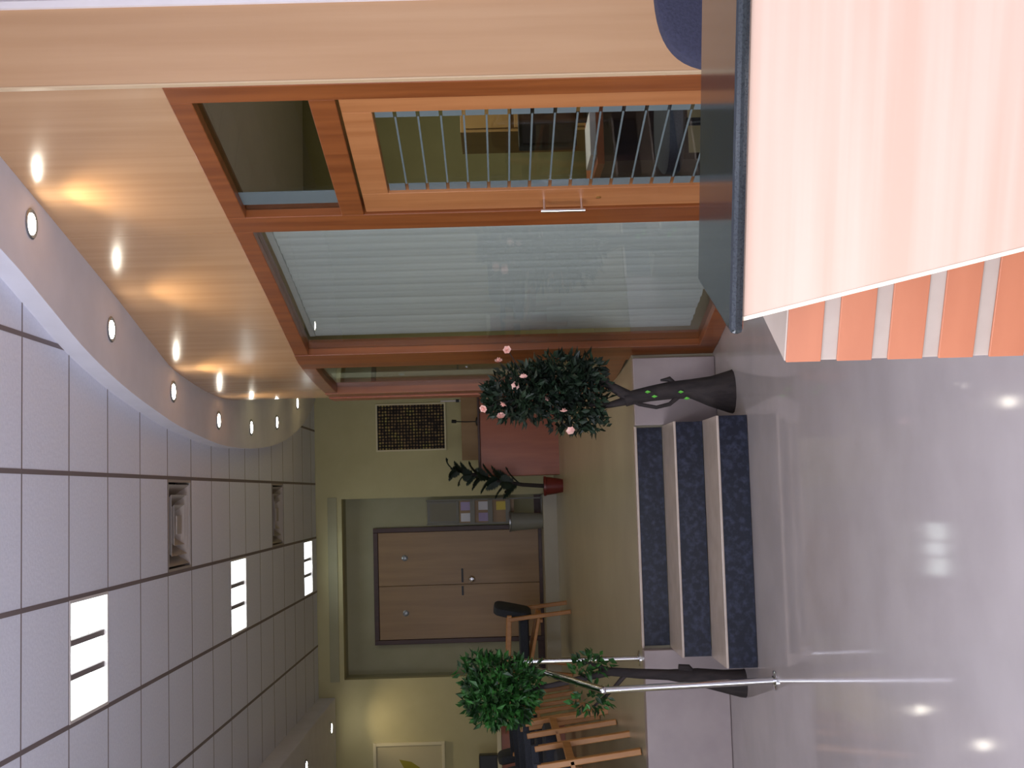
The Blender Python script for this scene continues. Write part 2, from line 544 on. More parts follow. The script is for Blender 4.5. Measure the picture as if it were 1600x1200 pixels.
# ------------------------------------------------------------------ glazed curved wall
FO, BO = 0.03, -0.06       # front and back of the frame
fr = struct('trim_2')      # frame members of the glazed wall
band(MB(), 4.335, 4.437, 0.0, 2.385, FO, BO).build('jamb', 'frame', fr, bevel=0.003)
band(MB(), 4.437, 5.392, 2.305, 2.385, FO, BO).build('head_rail', 'frame', fr, bevel=0.003)
band(MB(), 4.437, 5.392, 1.80, 1.895, FO, BO).build('transom_rail', 'frame', fr, bevel=0.003)
band(MB(), 5.392, 5.541, 0.0, 2.385, FO, BO).build('mullion', 'frame', fr, bevel=0.003)
band(MB(), 5.541, 7.15, 2.305, 2.385, FO, BO).build('head_rail', 'frame', fr, bevel=0.003)
band(MB(), 5.541, 7.15, 0.0, 0.10, FO + 0.01, BO).build('sill_rail', 'frame', fr, bevel=0.003)
band(MB(), 7.15, 7.30, 0.0, 2.385, FO + 0.005, BO).build('post', 'frame', fr, bevel=0.003)
band(MB(), 7.302, 7.42, UP, 2.385, FO, BO).build('post', 'frame', fr, bevel=0.003)
band(MB(), 7.42, 8.40, 2.305, 2.385, FO, BO).build('head_rail', 'frame', fr, bevel=0.003)
band(MB(), 7.42, 8.40, UP + 0.02, UP + 0.12, FO, BO).build('sill_rail', 'frame', fr, bevel=0.003)
band(MB(), 8.40, 8.60, UP + 0.02, 2.385, FO + 0.01, BO).build('post', 'frame', fr, bevel=0.003)
band(MB(), 8.60, 8.86, UP + 0.02, 2.385, FO + 0.02, BO).build('post', 'redwood', fr, bevel=0.003)
band(MB(), 8.86, 9.2, UP + 0.02, 2.385, 0.0, BO).build('end_panel', 'wall', fr)

# wood panels above the glazing
fp = struct('wall_fascia')
for a, b in ((4.34, 5.56), (5.56, 6.75), (6.75, 7.95), (7.95, 9.2)):
    band(MB(), a + 0.0015, b - 0.0015, 2.386, SOFF, 0.02, -0.05).build('panel', 'fascia', fp, smooth=True)

wt = struct('window_1')
band(MB(), 4.437, 5.392, 1.895, 2.305, -0.008, -0.014).build('pane', 'dimglass', wt)
band(MB(), 5.22, 5.33, 1.896, 2.304, -0.003, -0.0075).build('frosted_border', 'frost', wt)
wb = struct('window_2')
band(MB(), 5.541, 7.15, 0.10, 2.305, -0.005, -0.013).build('pane', 'glass', wb, smooth=True)
wnw = struct('window_3')
band(MB(), 7.42, 8.40, UP + 0.12, 2.305, -0.005, -0.013).build('pane', 'dimglass', wnw, smooth=True)

# the door
dr = struct('door_1')
D0, D1 = 4.443, 5.386
band(MB(), D0, 4.549, 0.01, 1.79, 0.018, -0.027).build('stile', 'doorwood', dr, bevel=0.002)
band(MB(), 5.215, D1, 0.01, 1.79, 0.018, -0.027).build('stile', 'doorwood', dr, bevel=0.002)
band(MB(), 4.549, 5.215, 1.68, 1.79, 0.018, -0.027).build('rail', 'doorwood', dr, bevel=0.002)
band(MB(), 4.549, 5.215, 0.01, 0.20, 0.018, -0.027).build('rail', 'doorwood', dr, bevel=0.002)
dp = band(MB(), 4.549, 5.215, 0.20, 1.68, 0.0, -0.008).build('pane', 'glass', dr)
zs = [1.60 - 0.0845 * k for k in range(17)]
strip_mat = 'frost'
prev = 1.68
for k, z in enumerate(zs + [0.20]):
    z0 = z + 0.007 if k < len(zs) else 0.20
    for y0, y1 in ((4.549, 4.612), (5.158, 5.215)):
        band(MB(), y0, y1, z0, prev - 0.007, 0.0035, 0.0005).build('frosted_border', strip_mat, dr)
    if k < len(zs):
        band(MB(), 4.612, 5.158, z - 0.0035, z + 0.0035, 0.0035, 0.0005).build('frosted_line', strip_mat, dr)
    prev = z
hd = MB()
a, b = wpt(5.31, 0.018), wpt(5.31, 0.07)
hd.tube([(a[0], a[1], 1.03), (b[0], b[1], 1.03)], 0.006, 10).tube([(a[0], a[1], 0.872), (b[0], b[1], 0.872)], 0.006, 10)
h_ = hd.build('handle', 'steel', dr, smooth=True)
MB().tube([(b[0], b[1], 0.858), (b[0], b[1], 1.044)], 0.008, 12).build('grip', 'steel', h_, smooth=True)
k_ = wpt(5.30, 0.018)
MB().tube([(k_[0], k_[1], 0.80), (k_[0] - 0.004, k_[1], 0.80)], 0.011, 12).build('keyhole', 'brass', dr)

# vertical blind behind the curved glass
bl = thing('vertical_blind', 'grey vertical blind hanging closed behind the tall curved glass pane', 'blind')
band(MB(), 5.56, 7.16, 2.27, 2.30, -0.085, -0.125).build('head_track', 'slat', bl)
n = 19
for k in range(n):
    y = 5.58 + (7.125 - 5.58) * k / (n - 1)
    c = wpt(y, -0.105)
    d = (WX(y + 0.01) - WX(y - 0.01)) / 0.02
    ang = math.radians(14 + random.uniform(-5, 5))
    t = Vector((d, 1, 0)).normalized()
    t = Matrix.Rotation(ang, 3, 'Z') @ t
    nn = Vector((-t.y, t.x, 0))
    hw = 0.047
    p = [Vector((*c, 0)) + t * (hw * u) + nn * (0.006 * (1 - u * u)) for u in (-1, -0.5, 0, 0.5, 1)]
    mb = MB()
    vs_, fs = [], []
    for q in p:
        for off in (0.0008, -0.0008):
            for z in (0.14, 2.27):
                vs_.append((q.x + nn.x * off, q.y + nn.y * off, z))
    for i in range(4):
        o = i * 4
        fs += [(o, o + 1, o + 5, o + 4), (o + 2, o + 6, o + 7, o + 3), (o + 1, o + 3, o + 7, o + 5), (o, o + 4, o + 6, o + 2)]
    fs += [(0, 2, 3, 1), (16, 17, 19, 18)]
    mb.add(vs_, fs).build('slat', 'slat', bl)

# wood-faced column beside the door
cm = struct('column')
MB().box(1.436, 1.71, 4.30, 4.42, 0, SOFF).build('face', 'fascia', cm)
MB().box(1.431, 1.436, 4.298, 4.33, 0, SOFF).build('edge_strip', 'lipping', cm)
MB().box(1.71, 1.735, 4.285, 4.34, 0, SOFF).build('edge_trim', 'white', cm)

# ------------------------------------------------------------------ steps
st = thing('staircase', 'three broad steps with dark granite risers leading up to the rear lobby', 'steps')
SL, SR = -0.90, 0.35
r = UP / 3
ys = (6.37, 6.80, EDGE_Y - 0.022)
for k in range(3):
    z0, z1 = k * r, (k + 1) * r
    y = ys[k]
    # riser slab
    MB().box(SL + 0.006 * k, SR - 0.004 * k, y, y + 0.02, z0 + 0.002, z1 - 0.012).build('riser', 'granite', st, bevel=0.001)
    if k < 2:
        MB().box(SL, SR, y - 0.006, ys[k + 1], z1 - 0.012, z1).build('tread', 'tread', st, bevel=0.002)
        MB().box(SL + 0.006, SR - 0.006, y + 0.021, ys[k + 1] - 0.001, 0.002 if k == 0 else r, z1 - 0.013).build('core', 'riserwhite', st)
    else:
        MB().box(SL, SR, y - 0.008, y + 0.05, z1 - 0.011, z1 + 0.0025).build('nosing', 'tread', st, bevel=0.002)

# handrail
rl = thing('handrail', 'polished steel handrail on two posts at the left of the steps', 'railing')
pa, pb = Vector((-0.905, 5.97, 0.0)), Vector((-0.975, 7.42, UP))
ta, tb = Vector((-0.925, 5.97, 0.80)), Vector((-0.975, 7.42, 1.21))
for base, top in ((pa, ta), (pb, tb)):
    p_ = MB().tube([base + Vector((0, 0, 0.012)), top], 0.0165, 14).build('post', 'steel', rl, smooth=True)
    MB().lathe([(0.045, 0.001), (0.045, 0.008), (0.022, 0.014)], 18, base).build('base_plate', 'steel', p_, smooth=True)
d = (tb - ta).normalized()
MB().tube([ta - d * 0.006, ta, tb, tb + d * 0.006], 0.018, 14).build('rail', 'steel', rl, smooth=True)
MB().tube([ta - d * 0.02, ta - d * 0.016, ta - d * 0.006], [0.006, 0.014, 0.018], 14).build('end_cap', 'steel', rl, smooth=True)
MB().tube([tb + d * 0.006, tb + d * 0.016, tb + d * 0.02], [0.018, 0.014, 0.006], 14).build('end_cap', 'steel', rl, smooth=True)

# ------------------------------------------------------------------ reception counter
rc = thing('reception_counter', 'reception counter with pale beech front, black granite top and orange banded base', 'counter')
slope_f = -0.37
fl = Vector((0.251, 1.908))
def front(x, off=0.0): return 1.908 + slope_f * (x - 0.251) + off
XR = 2.3
MB().prism([(0.225, 1.905), (XR, front(XR, -0.01)), (XR + 0.12, front(XR) + 0.30), (0.354, 2.186)], 0.879, 0.90).build('granite_top', 'counter', rc, bevel=0.008)
# pale front panel with a slanting free edge
th = 0.022
def pnl(x, z, o): 
    return (x + o * 0.347, front(x) + o * 0.938, z)
xt, xb, zt, zb = 0.251, 0.432, 0.878, 0.03
a = [pnl(xt, zt, 0), pnl(xb, zb, 0), pnl(XR, zb, 0), pnl(XR, zt, 0)]
b = [pnl(xt, zt, th), pnl(xb, zb, th), pnl(XR, zb, th), pnl(XR, zt, th)]
MB().hexa(b, a).build('front_panel', 'beech', rc, bevel=0.0015)
e0, e1 = Vector(pnl(xt - 0.0035, zt, -0.001)), Vector(pnl(xb - 0.0035, zb, -0.001))
u = Vector((0.006, -0.002, 0)); v = Vector((0.008, 0.022, 0))
MB().hexa([e0, e0 + u, e0 + u + v, e0 + v][::-1], [e1, e1 + u, e1 + u + v, e1 + v][::-1]).build('edge_strip', 'edge', rc)
# banded base
bc = Vector((0.205, 2.125)); bd = Vector((0.89, -0.454)).normalized(); bn = Vector((-bd.y, bd.x))
bs = Vector((0.102, 0.161)).normalized()
Lb = 1.55
p0, p1 = bc, bc + bd * Lb
p2, p3 = p1 + bs * 0.55, bc + bs * 0.55
BT = 0.77
MB().prism([tuple(p0), tuple(p1), tuple(p2), tuple(p3)], 0.0, BT).build('base_body', 'body', rc, bevel=0.002)
z = BT - 0.002
k = 0
while z > 0.08:
    zl = max(z - 0.0585, 0.05)
    q0, q1 = bc - bn * 0.006 - bs * 0.0, bc + bd * Lb - bn * 0.006
    MB().prism([tuple(q0), tuple(q1), tuple(q1 + bn * 0.0055), tuple(q0 + bn * 0.0055)], zl, z).build('orange_band', 'orange', rc, bevel=0.0012)
    z -= 0.0855
# inner support between base and top
s0 = Vector((0.40, 2.02)); 
MB().prism([(0.42, 1.93), (XR - 0.05, front(XR - 0.05) + 0.05), (XR, front(XR) + 0.25), (0.50, 2.10)], BT + 0.001, 0.878).build('support', 'body', rc)

# office chair behind the counter
def super_back(w_, h_2, t, n=28, p=2.6):
    """rounded cushion standing in the xz plane"""
    mb = MB()
    rings = []
    for yy, s in ((-t / 2, 0.90), (-t / 2 + 0.012, 0.985), (0, 1.0), (t / 2 - 0.012, 0.985), (t / 2, 0.90)):
        ring = []
        for k in range(n):
            a_ = 2 * math.pi * k / n
            c_, s_ = math.cos(a_), math.sin(a_)
            ring.append((w_ / 2 * s * math.copysign(abs(c_) ** (2 / p), c_), yy, h_2 / 2 * s * math.copysign(abs(s_) ** (2 / p), s_)))
        rings.append(ring)
    vs_ = [q for r_ in rings for q in r_]
    fs = []
    for i in range(4):
        for k in range(n):
            fs.append((i * n + k, i * n + (k + 1) % n, (i + 1) * n + (k + 1) % n, (i + 1) * n + k))
    fs += [tuple(range(n - 1, -1, -1)), tuple(range(4 * n, 5 * n))]
    return mb.add(vs_, fs)
def office_chair(label, loc, rz, top, fab):
    c = thing('office_chair', label, 'chair', loc, rz)
    bk = super_back(0.56, 0.46, 0.07, n=56, p=3.6).build('backrest', fab, c, smooth=True)
    bk.location = (0, 0.22, top - 0.23)
    se = super_back(0.48, 0.46, 0.08).build('seat', fab, c, smooth=True)
    se.rotation_euler = (math.radians(90), 0, 0)
    se.location = (0, 0, 0.44)
    MB().bar((0, 0.20, 0.42), (0, 0.265, 0.47), 0.05, 0.012).bar((0, 0.265, 0.46), (0, 0.268, top - 0.2), 0.05, 0.012).build('back_support', 'black', c)
    MB().lathe([(0.028, 0.10), (0.028, 0.28), (0.018, 0.281), (0.018, 0.40)], 14).build('gas_lift', 'black', c, smooth=True)
    for k in range(5):
        t = 2 * math.pi * k / 5 + 0.3
        lg = MB().bar((0, 0, 0.10), (0.27 * math.cos(t), 0.27 * math.sin(t), 0.07), 0.04, 0.03).build('base_leg', 'black', c)
        MB().tube([(0.27 * math.cos(t) - 0.02 * math.sin(t), 0.27 * math.sin(t) + 0.02 * math.cos(t), 0.0285),
                   (0.27 * math.cos(t) + 0.02 * math.sin(t), 0.27 * math.sin(t) - 0.02 * math.cos(t), 0.0285)], 0.028, 14).build('castor', 'black', lg, smooth=True)
    return c
office_chair('navy fabric office chair with rounded back behind the granite counter', (1.245, 3.12, 0), math.pi, 0.862, 'navy')

# ------------------------------------------------------------------ office things behind the door
ds = thing('office_desk', 'dark brown desk inside the office behind the barred glass door', 'desk', (1.95, 6.25, 0.012))
MB().box(-0.42, 0.75, -0.35, 0.35, 0.70, 0.735).build('desktop', 'redwood', ds, bevel=0.003)
for sx in (-0.40, 0.70):
    MB().box(sx, sx + 0.03, -0.32, 0.32, 0.0, 0.70).build('side_panel', 'darkframe', ds)
MB().box(-0.37, 0.70, 0.28, 0.30, 0.2, 0.70).build('modesty_panel', 'darkframe', ds)
mo = thing('computer_monitor', 'black computer monitor on the desk behind the barred glass door', 'monitor', (1.88, 6.3, 0.748), math.radians(20))
MB().box(-0.19, 0.19, -0.02, 0.02, 0.07, 0.36).build('screen_case', 'black', mo, bevel=0.006)
MB().box(-0.17, 0.17, -0.023, -0.0205, 0.09, 0.34).build('screen', 'darkplastic', mo)
MB().box(-0.025, 0.025, -0.01, 0.02, 0.012, 0.08).build('stand', 'black', mo)
MB().box(-0.11, 0.11, -0.08, 0.08, 0.0, 0.012).build('foot', 'black', mo, bevel=0.004)
tag(MB().box(-0.105, 0.105, -0.15, 0.15, 0, 0.03).build('paper_stack', 'paper', bevel=0.002, loc=(1.68, 6.05, 0.748)), 'stack of white paper on the office desk left of the monitor', 'paper')
office_chair('black office chair beside the desk seen low through the glass door', (1.62, 5.55, 0.012), math.radians(-110), 0.80, 'chairfab')
cb = thing('filing_cabinet', 'dark filing cabinet against the office wall behind the glass door', 'cabinet', (2.55, 7.9, 0.48))
MB().box(-0.35, 0.35, -0.25, 0.25, 0.0, 0.95).build('body', 'brownwood', cb, bevel=0.003)
for k in range(3):
    dw = MB().box(-0.33, 0.33, -0.268, -0.2505, 0.03 + 0.305 * k, 0.315 + 0.305 * k).build('drawer', 'brownwood', cb, bevel=0.002)
    MB().box(-0.06, 0.06, -0.285, -0.268, 0.18 + 0.305 * k, 0.195 + 0.305 * k).build('handle', 'steel', dw)

# ------------------------------------------------------------------ ceiling fittings
def ceiling_light(i, j, label):
    x0, x1, y0, y1 = cell(i, j)
    c = thing('ceiling_light', label, 'light', ((x0 + x1) / 2, (y0 + y1) / 2, CEIL), 0, 'recessed fluorescent ceiling lights')
    hx, hy = PX / 2 - 0.008, PY / 2 - 0.004
    f = MB()
    f.box(-hx, hx, -hy, -hy + 0.014, -0.004, 0.09).box(-hx, hx, hy - 0.014, hy, -0.004, 0.09)
    f.box(-hx, -hx + 0.014, -hy + 0.014, hy - 0.014, -0.004, 0.09).box(hx - 0.014, hx, -hy + 0.014, hy - 0.014, -0.004, 0.09)
    f.box(-hx, hx, -hy, hy, 0.092, 0.10)
    f.build('housing', 'white', c)
    # two curved reflector wings and the perforated basket between them
    for sgn in (-1, 1):
        mb = MB()
        n = 8
        xs = [0.092 + (hx - 0.016 - 0.092) * k / n for k in range(n + 1)]
        zz = [0.004 + 0.075 * (1 - ((x - 0.092) / (hx - 0.016 - 0.092)) ** 2.0) for x in xs]
        vs_, fs = [], []
        for x, z_ in zip(xs, zz):
            vs_ += [(sgn * x, -hy + 0.016, z_), (sgn * x, hy - 0.016, z_)]
        for k in range(n):
            q = (2 * k, 2 * k + 2, 2 * k + 3, 2 * k + 1)
            fs.append(q if sgn < 0 else q[::-1])
        mb.add(vs_, fs).build('reflector', 'fluo', c, smooth=True)
    mb = MB()
    n = 10
    vs_, fs = [], []
    for k in range(n + 1):
        t = math.pi * k / n
        x, z_ = -0.062 * math.cos(t), 0.03 - 0.035 * math.sin(t)
        vs_ += [(x, -hy + 0.04, z_), (x, hy - 0.03, z_)]
    for k in range(n):
        fs.append((2 * k, 2 * k + 1, 2 * k + 3, 2 * k + 2))
    fs += [tuple(2 * k for k in range(n + 1)), tuple(2 * k + 1 for k in range(n, -1, -1))]
    mb.add(vs_, fs).build('basket', 'fluoc', c, smooth=True)
    for sgn in (-1, 1):
        MB().box(min(sgn * 0.064, sgn * 0.091), max(sgn * 0.064, sgn * 0.091), -hy + 0.016, hy - 0.016, 0.012, 0.03).build('basket_rim', 'gridbar', c)
    return c
for (i, j), lb in zip(lights_at, ('largest square fluorescent ceiling light, nearest to the viewer',
                                  'middle one of the three square fluorescent ceiling lights',
                                  'smallest square fluorescent ceiling light, near the far wall')):
    ceiling_light(i, j, lb)
# two more of the same run over the entrance, out of the picture
for y in (-0.8, 2.1):
    l = area_light('ceiling_fluorescent', (-0.71, y, CEIL - 0.01), (-0.71, y, 0), 0.55, 0.55, 60.0, (0.86, 0.90, 1.0))

def vent(i, j, label):
    x0, x1, y0, y1 = cell(i, j)
    c = thing('air_vent', label, 'vent', ((x0 + x1) / 2, (y0 + y1) / 2, CEIL), 0, 'square ceiling air vents')
    hx, hy = PX / 2 - 0.006, PY / 2 - 0.004
    MB().box(-hx, hx, -hy, hy, 0.10, 0.11).build('plenum', 'ducthole', c)
    def fru(xo, yo, zo, xi, yi, zi):
        mb = MB()
        vs_ = [(-xo, -yo, zo), (xo, -yo, zo), (xo, yo, zo), (-xo, yo, zo), (-xi, -yi, zi), (xi, -yi, zi), (xi, yi, zi), (-xi, yi, zi)]
        return mb.add(vs_, [(0, 1, 5, 4), (1, 2, 6, 5), (2, 3, 7, 6), (3, 0, 4, 7)])
    MB().box(-hx, hx, -hy, -hy + 0.02, 0, 0.09).box(-hx, hx, hy - 0.02, hy, 0, 0.09).box(-hx, -hx + 0.02, -hy + 0.02, hy - 0.02, 0, 0.09).box(hx - 0.02, hx, -hy + 0.02, hy - 0.02, 0, 0.09).build('frame', 'dif', c)
    for s in (0.88, 0.66, 0.44):
        o = fru(hx * s, hy * s, 0.004, hx * s - 0.065, hy * s - 0.065, 0.085).build('louvre', 'dif', c)
        sm = o.modifiers.new('solid', 'SOLIDIFY')
        sm.thickness = 0.002
    MB().box(-hx * 0.2, hx * 0.2, -hy * 0.2, hy * 0.2, 0.004, 0.01).build('centre_plate', 'dif', c)
vent(*vents_at[0], 'nearer square air vent set in the tiled ceiling')
vent(*vents_at[1], 'farther square air vent set in the tiled ceiling')

ring_me = MB().lathe([(0.044, 0.0), (0.060, 0.0), (0.064, -0.004), (0.058, -0.009), (0.046, -0.006)], 24, close=False).mesh('trim_ring')
ring_me.materials.append(M['greymetal'])
lamp_me = MB().lathe([(0.0445, -0.002), (0.0445, -0.006), (0.025, -0.010), (0.004, -0.011)], 20).mesh('lamp')
lamp_me.materials.append(M['lampface'])
def downlight(x, y, z, label, group, energy):
    c = thing('downlight', label, 'downlight', (x, y, z), 0, group)
    put('trim_ring', ring_me, None, c)
    put('lamp', lamp_me, None, c)
    l = bpy.data.lights.new('downlight_beam', 'SPOT')
    l.energy = energy
    l.color = (1.0, 0.80, 0.50)
    l.spot_size = math.radians(115)
    l.spot_blend = 0.8
    l.shadow_soft_size = 0.03
    o = bpy.data.objects.new('downlight_beam', l)
    col.objects.link(o)
    o.parent = c
    o.location = (0, 0, -0.03)
spots = [(1.139, 5.117), (0.844, 6.184), (0.633, 7.365), (0.533, 8.557), (0.543, 9.686), (0.643, 10.811), (0.884, 11.932)]
ordn = ['first', 'second', 'third', 'fourth', 'fifth', 'sixth', 'last']
for k, (x, y) in enumerate(spots):
    downlight(x, y, SOFF, f'{ordn[k]} round downlight along the curved soffit, counting from the wood column', 'downlights in the curved soffit', SPOT)
downlight(-2.37, 13.38, LSOFF, 'round downlight next to the far wall above the leaf picture', 'downlights over the waiting chairs', SPOT * 0.8)
downlight(-2.397, 11.66, LSOFF, 'round downlight over the waiting chairs at the picture edge', 'downlights over the waiting chairs', SPOT)

# ------------------------------------------------------------------ far end: doors, pictures
d2 = struct('door_2')
z0, z1, xl, xr = PLAT + 0.002, 2.65, -1.625, -0.36
yf = NICHE - 0.05
MB().box(xl, xl + 0.05, yf, NICHE, z0, z1).build('jamb', 'darkframe', d2, bevel=0.003)
MB().box(xr - 0.05, xr, yf, NICHE, z0, z1).build('jamb', 'darkframe', d2, bevel=0.003)
MB().box(xl + 0.05, xr - 0.05, yf, NICHE, z1 - 0.05, z1).build('head', 'darkframe', d2, bevel=0.003)
MB().box(xl + 0.05, xr - 0.05, yf + 0.004, NICHE, z0, z0 + 0.035).build('threshold', 'darkframe', d2)
xm = (xl + xr) / 2
lv = []
for a_, b_ in ((xl + 0.053, xm - 0.0015), (xm + 0.0015, xr - 0.053)):
    lv.append(MB().box(a_, b_, yf + 0.012, NICHE - 0.004, z0 + 0.037, z1 - 0.053).build('door_leaf', 'fardoor', d2, bevel=0.002))
for lf, x in zip(lv, (-1.29, -0.692)):
    MB().lathe([(0.034, 0), (0.034, 0.004), (0.02, 0.010), (0.004, 0.012)], 18).build('round_plate', 'greymetal', lf, smooth=True, loc=(x, yf + 0.012, 2.308)).rotation_euler = (math.radians(90), 0, 0)
kb = MB().lathe([(0.012, 0.0), (0.012, 0.03), (0.030, 0.035), (0.033, 0.05), (0.024, 0.062), (0.004, 0.066)], 18).build('door_knob', 'steel', lv[1], smooth=True, loc=(xm + 0.052, yf + 0.012, 1.578))
kb.rotation_euler = (math.radians(90), 0, 0)
MB().box(xm + 0.02, xm + 0.17, yf + 0.004, yf + 0.0118, 1.672, 1.692).build('bolt', 'darkplastic', lv[1], bevel=0.002)
MB().box(xm - 0.12, xm - 0.02, yf + 0.004, yf + 0.0118, 1.672, 1.692).build('bolt', 'darkplastic', lv[0], bevel=0.002)
MB().box(xm - 0.01, xm - 0.0025, yf + 0.002, yf + 0.0118, z0 + 0.04, z1 - 0.055).build('cover_strip', 'fardoor', lv[0], bevel=0.001)

pc = thing('framed_tapestry', 'dark woven picture in a thin cream frame on the yellow far wall', 'picture', (0.725, FAR, 2.185))
MB().box(-0.24, 0.24, -0.022, -0.004, -0.36, 0.36).build('woven_panel', 'tapestry', pc)
for a_ in ((-0.257, 0.257, 0.36, 0.378), (-0.257, 0.257, -0.378, -0.36), (-0.257, -0.24, -0.36, 0.36), (0.24, 0.257, -0.36, 0.36)):
    MB().box(a_[0], a_[1], -0.03, -0.001, a_[2], a_[3]).build('frame_bar', 'cream', pc, bevel=0.002)

cs = thing('cable_strip', 'thin white cable strip with a black dot right of the woven picture', 'cable strip', (0.995, FAR, 1.63))
MB().box(-0.009, 0.009, -0.012, -0.001, 0, 0.23).build('cover', 'white', cs, bevel=0.002)
MB().box(-0.016, 0.016, -0.022, -0.012, 0.03, 0.065).build('clip', 'black', cs, bevel=0.003)

pl = thing('leaf_picture', 'pale framed picture of a yellow green leaf on the left yellow wall', 'picture', (-2.93, FAR, 2.28))
MB().box(-0.29, 0.29, -0.015, -0.004, -0.345, 0.345).build('picture_sheet', mat('picture_paper', (196, 186, 150), 0.7), pl)
for a_ in ((-0.325, 0.325, 0.345, 0.378), (-0.325, 0.325, -0.378, -0.345), (-0.325, -0.29, -0.345, 0.345), (0.29, 0.325, -0.345, 0.345)):
    MB().box(a_[0], a_[1], -0.028, -0.001, a_[2], a_[3]).build('frame_bar', 'cream', pl, bevel=0.003)
for k, (dx, dz, ln) in enumerate(((0.13, 0.19, 0.30), (0.0, 0.22, 0.34), (-0.12, 0.14, 0.26))):
    p = [(0, 0), (0.25, 0.05), (0.6, 0.06), (1, 0), (0.6, -0.05), (0.25, -0.05)]
    a0 = math.atan2(dz, dx)
    vs_ = []
    for u_, v_ in p:
        x_, z_ = u_ * ln, v_
        vs_.append((x_ * math.cos(a0) - z_ * math.sin(a0) - 0.02, -0.0165, x_ * math.sin(a0) + z_ * math.cos(a0) - 0.14))
    MB().add(vs_, [tuple(range(6))]).build('painted_leaf', mat('painted_leaf', (150, 140, 40), 0.7), pl)

# rear reception desk
rd = thing('rear_desk', 'reddish brown wooden desk in front of the yellow far wall', 'desk', (0.0, 0, 0))
zf = up_z(12.9)
MB().box(0.16, 1.05, 12.90, 12.93, zf - 0.003, 1.43).build('front_panel', 'redwood', rd, bevel=0.003)
MB().box(0.16, 0.19, 12.931, 13.45, zf, 1.43).build('side_panel', 'redwood', rd, bevel=0.003)
MB().box(0.15, 1.06, 12.89, 13.45, 1.431, 1.455).build('desktop', 'darkframe', rd, bevel=0.003)
MB().box(0.34, 1.06, 13.30, 13.33, 1.456, 1.63).build('raised_back', 'brownwood', rd, bevel=0.003)
mk = thing('desk_microphone', 'thin dark gooseneck microphone on the reddish rear desk', 'microphone', (0.73, 13.1, 1.4555))
MB().lathe([(0.045, 0), (0.045, 0.012), (0.012, 0.022)], 16).build('base', 'black', mk, smooth=True)
MB().tube([(0, 0, 0.02), (0.0, 0, 0.12), (0.005, -0.01, 0.22)], 0.006, 8).build('stem', 'black', mk, smooth=True)
MB().tube([(0.005, -0.01, 0.22), (0.008, -0.02, 0.265)], 0.018, 10).build('head', 'black', mk, smooth=True)

# palm in a red pot
pm = thing('potted_palm', 'dark spiky palm in a small red pot beside the rear desk', 'plant', (0.045, 12.55, up_z(12.55) - 0.003))
MB().lathe([(0.065, 0), (0.085, 0.12), (0.09, 0.165), (0.097, 0.168), (0.097, 0.19), (0.085, 0.19), (0.08, 0.16)], 20).build('pot', 'redpot', pm, smooth=True)
stem = [(0, 0, 0.16), (0.02, 0, 0.4), (0.08, 0.01, 0.7), (0.17, 0.0, 1.0), (0.20, 0.0, 1.1)]
MB().tube(stem, [0.022, 0.02, 0.017, 0.014, 0.01], 8).build('stem', 'bark', pm, smooth=True)
def frond(base, dirn, ln, droop, name, parent, material):
    mb = MB()
    d0 = Vector(dirn).normalized()
    side = d0.cross(Vector((0, 0, 1)))
    if side.length < 0.1: side = Vector((1, 0, 0))
    side.normalize()
    pts = []
    for k in range(7):
        t = k / 6
        pts.append(Vector(base) + d0 * ln * t + Vector((0, 0, -droop * t * t)))
    for k in range(6):
        a_, b_ = pts[k], pts[k + 1]
        mb.bar(a_, b_, 0.006)
    for k in range(1, 7):
        for m_ in range(3):
            c_ = pts[k - 1].lerp(pts[k], m_ / 3)
            for sg in (-1, 1):
                w_ = ln * 0.32 * math.sin(math.pi * (0.15 + 0.8 * k / 7))
                tip = c_ + side * sg * w_ + d0 * ln * 0.16 - Vector((0, 0, w_ * 0.35))
                n_ = d0 * 0.005
                mb.add([c_ - n_, c_ + n_, tip, c_.lerp(tip, 0.5) + Vector((0, 0, 0.012))], [(0, 1, 3), (1, 2, 3), (0, 3, 2)])
    return mb.build(name, material, parent)
for k in range(22):
    t = k * 2.4
    h = 0.42 + 0.031 * k
    xb = 0.02 + 0.17 * max(0, (h - 0.4) / 0.7)
    frond((xb, 0, h), (math.cos(t) * 0.55, math.sin(t) * 0.5, 0.75), 0.19 + 0.004 * (21 - k), 0.10, 'frond', pm, 'palm')

# brochure stand, brochures and bin on the niche step
bs_ = thing('brochure_stand', 'grey display stand with a blank top board beside the far double doors', 'stand', (-0.20, 13.73, PLAT))
for sx in (-0.135, 0.12):
    MB().box(sx, sx + 0.015, -0.012, 0.012, 0, 1.24).build('upright', 'rack', bs_)
hdp = MB().box(-0.118, 0.118, -0.015, 0.0, 0.89, 1.23).build('header_board', 'rack', bs_, bevel=0.004)
MB().box(-0.095, 0.095, -0.0175, -0.0155, 0.92, 1.20).build('header_sheet', mat('header_sheet', (120, 116, 100), 0.6), hdp)
MB().box(-0.118, 0.118, 0.0, 0.008, 0.30, 0.885).build('back_board', 'brownwood', bs_)
for z_ in (0.34, 0.53, 0.72):
    MB().box(-0.118, 0.118, -0.06, -0.001, z_, z_ + 0.01).build('shelf', 'rack', bs_)
    MB().box(-0.118, 0.118, -0.063, -0.06, z_, z_ + 0.05).build('lip', 'rack', bs_)
MB().box(-0.15, 0.15, -0.085, 0.11, 0.0, 0.012).build('base_plate', 'rack', bs_)
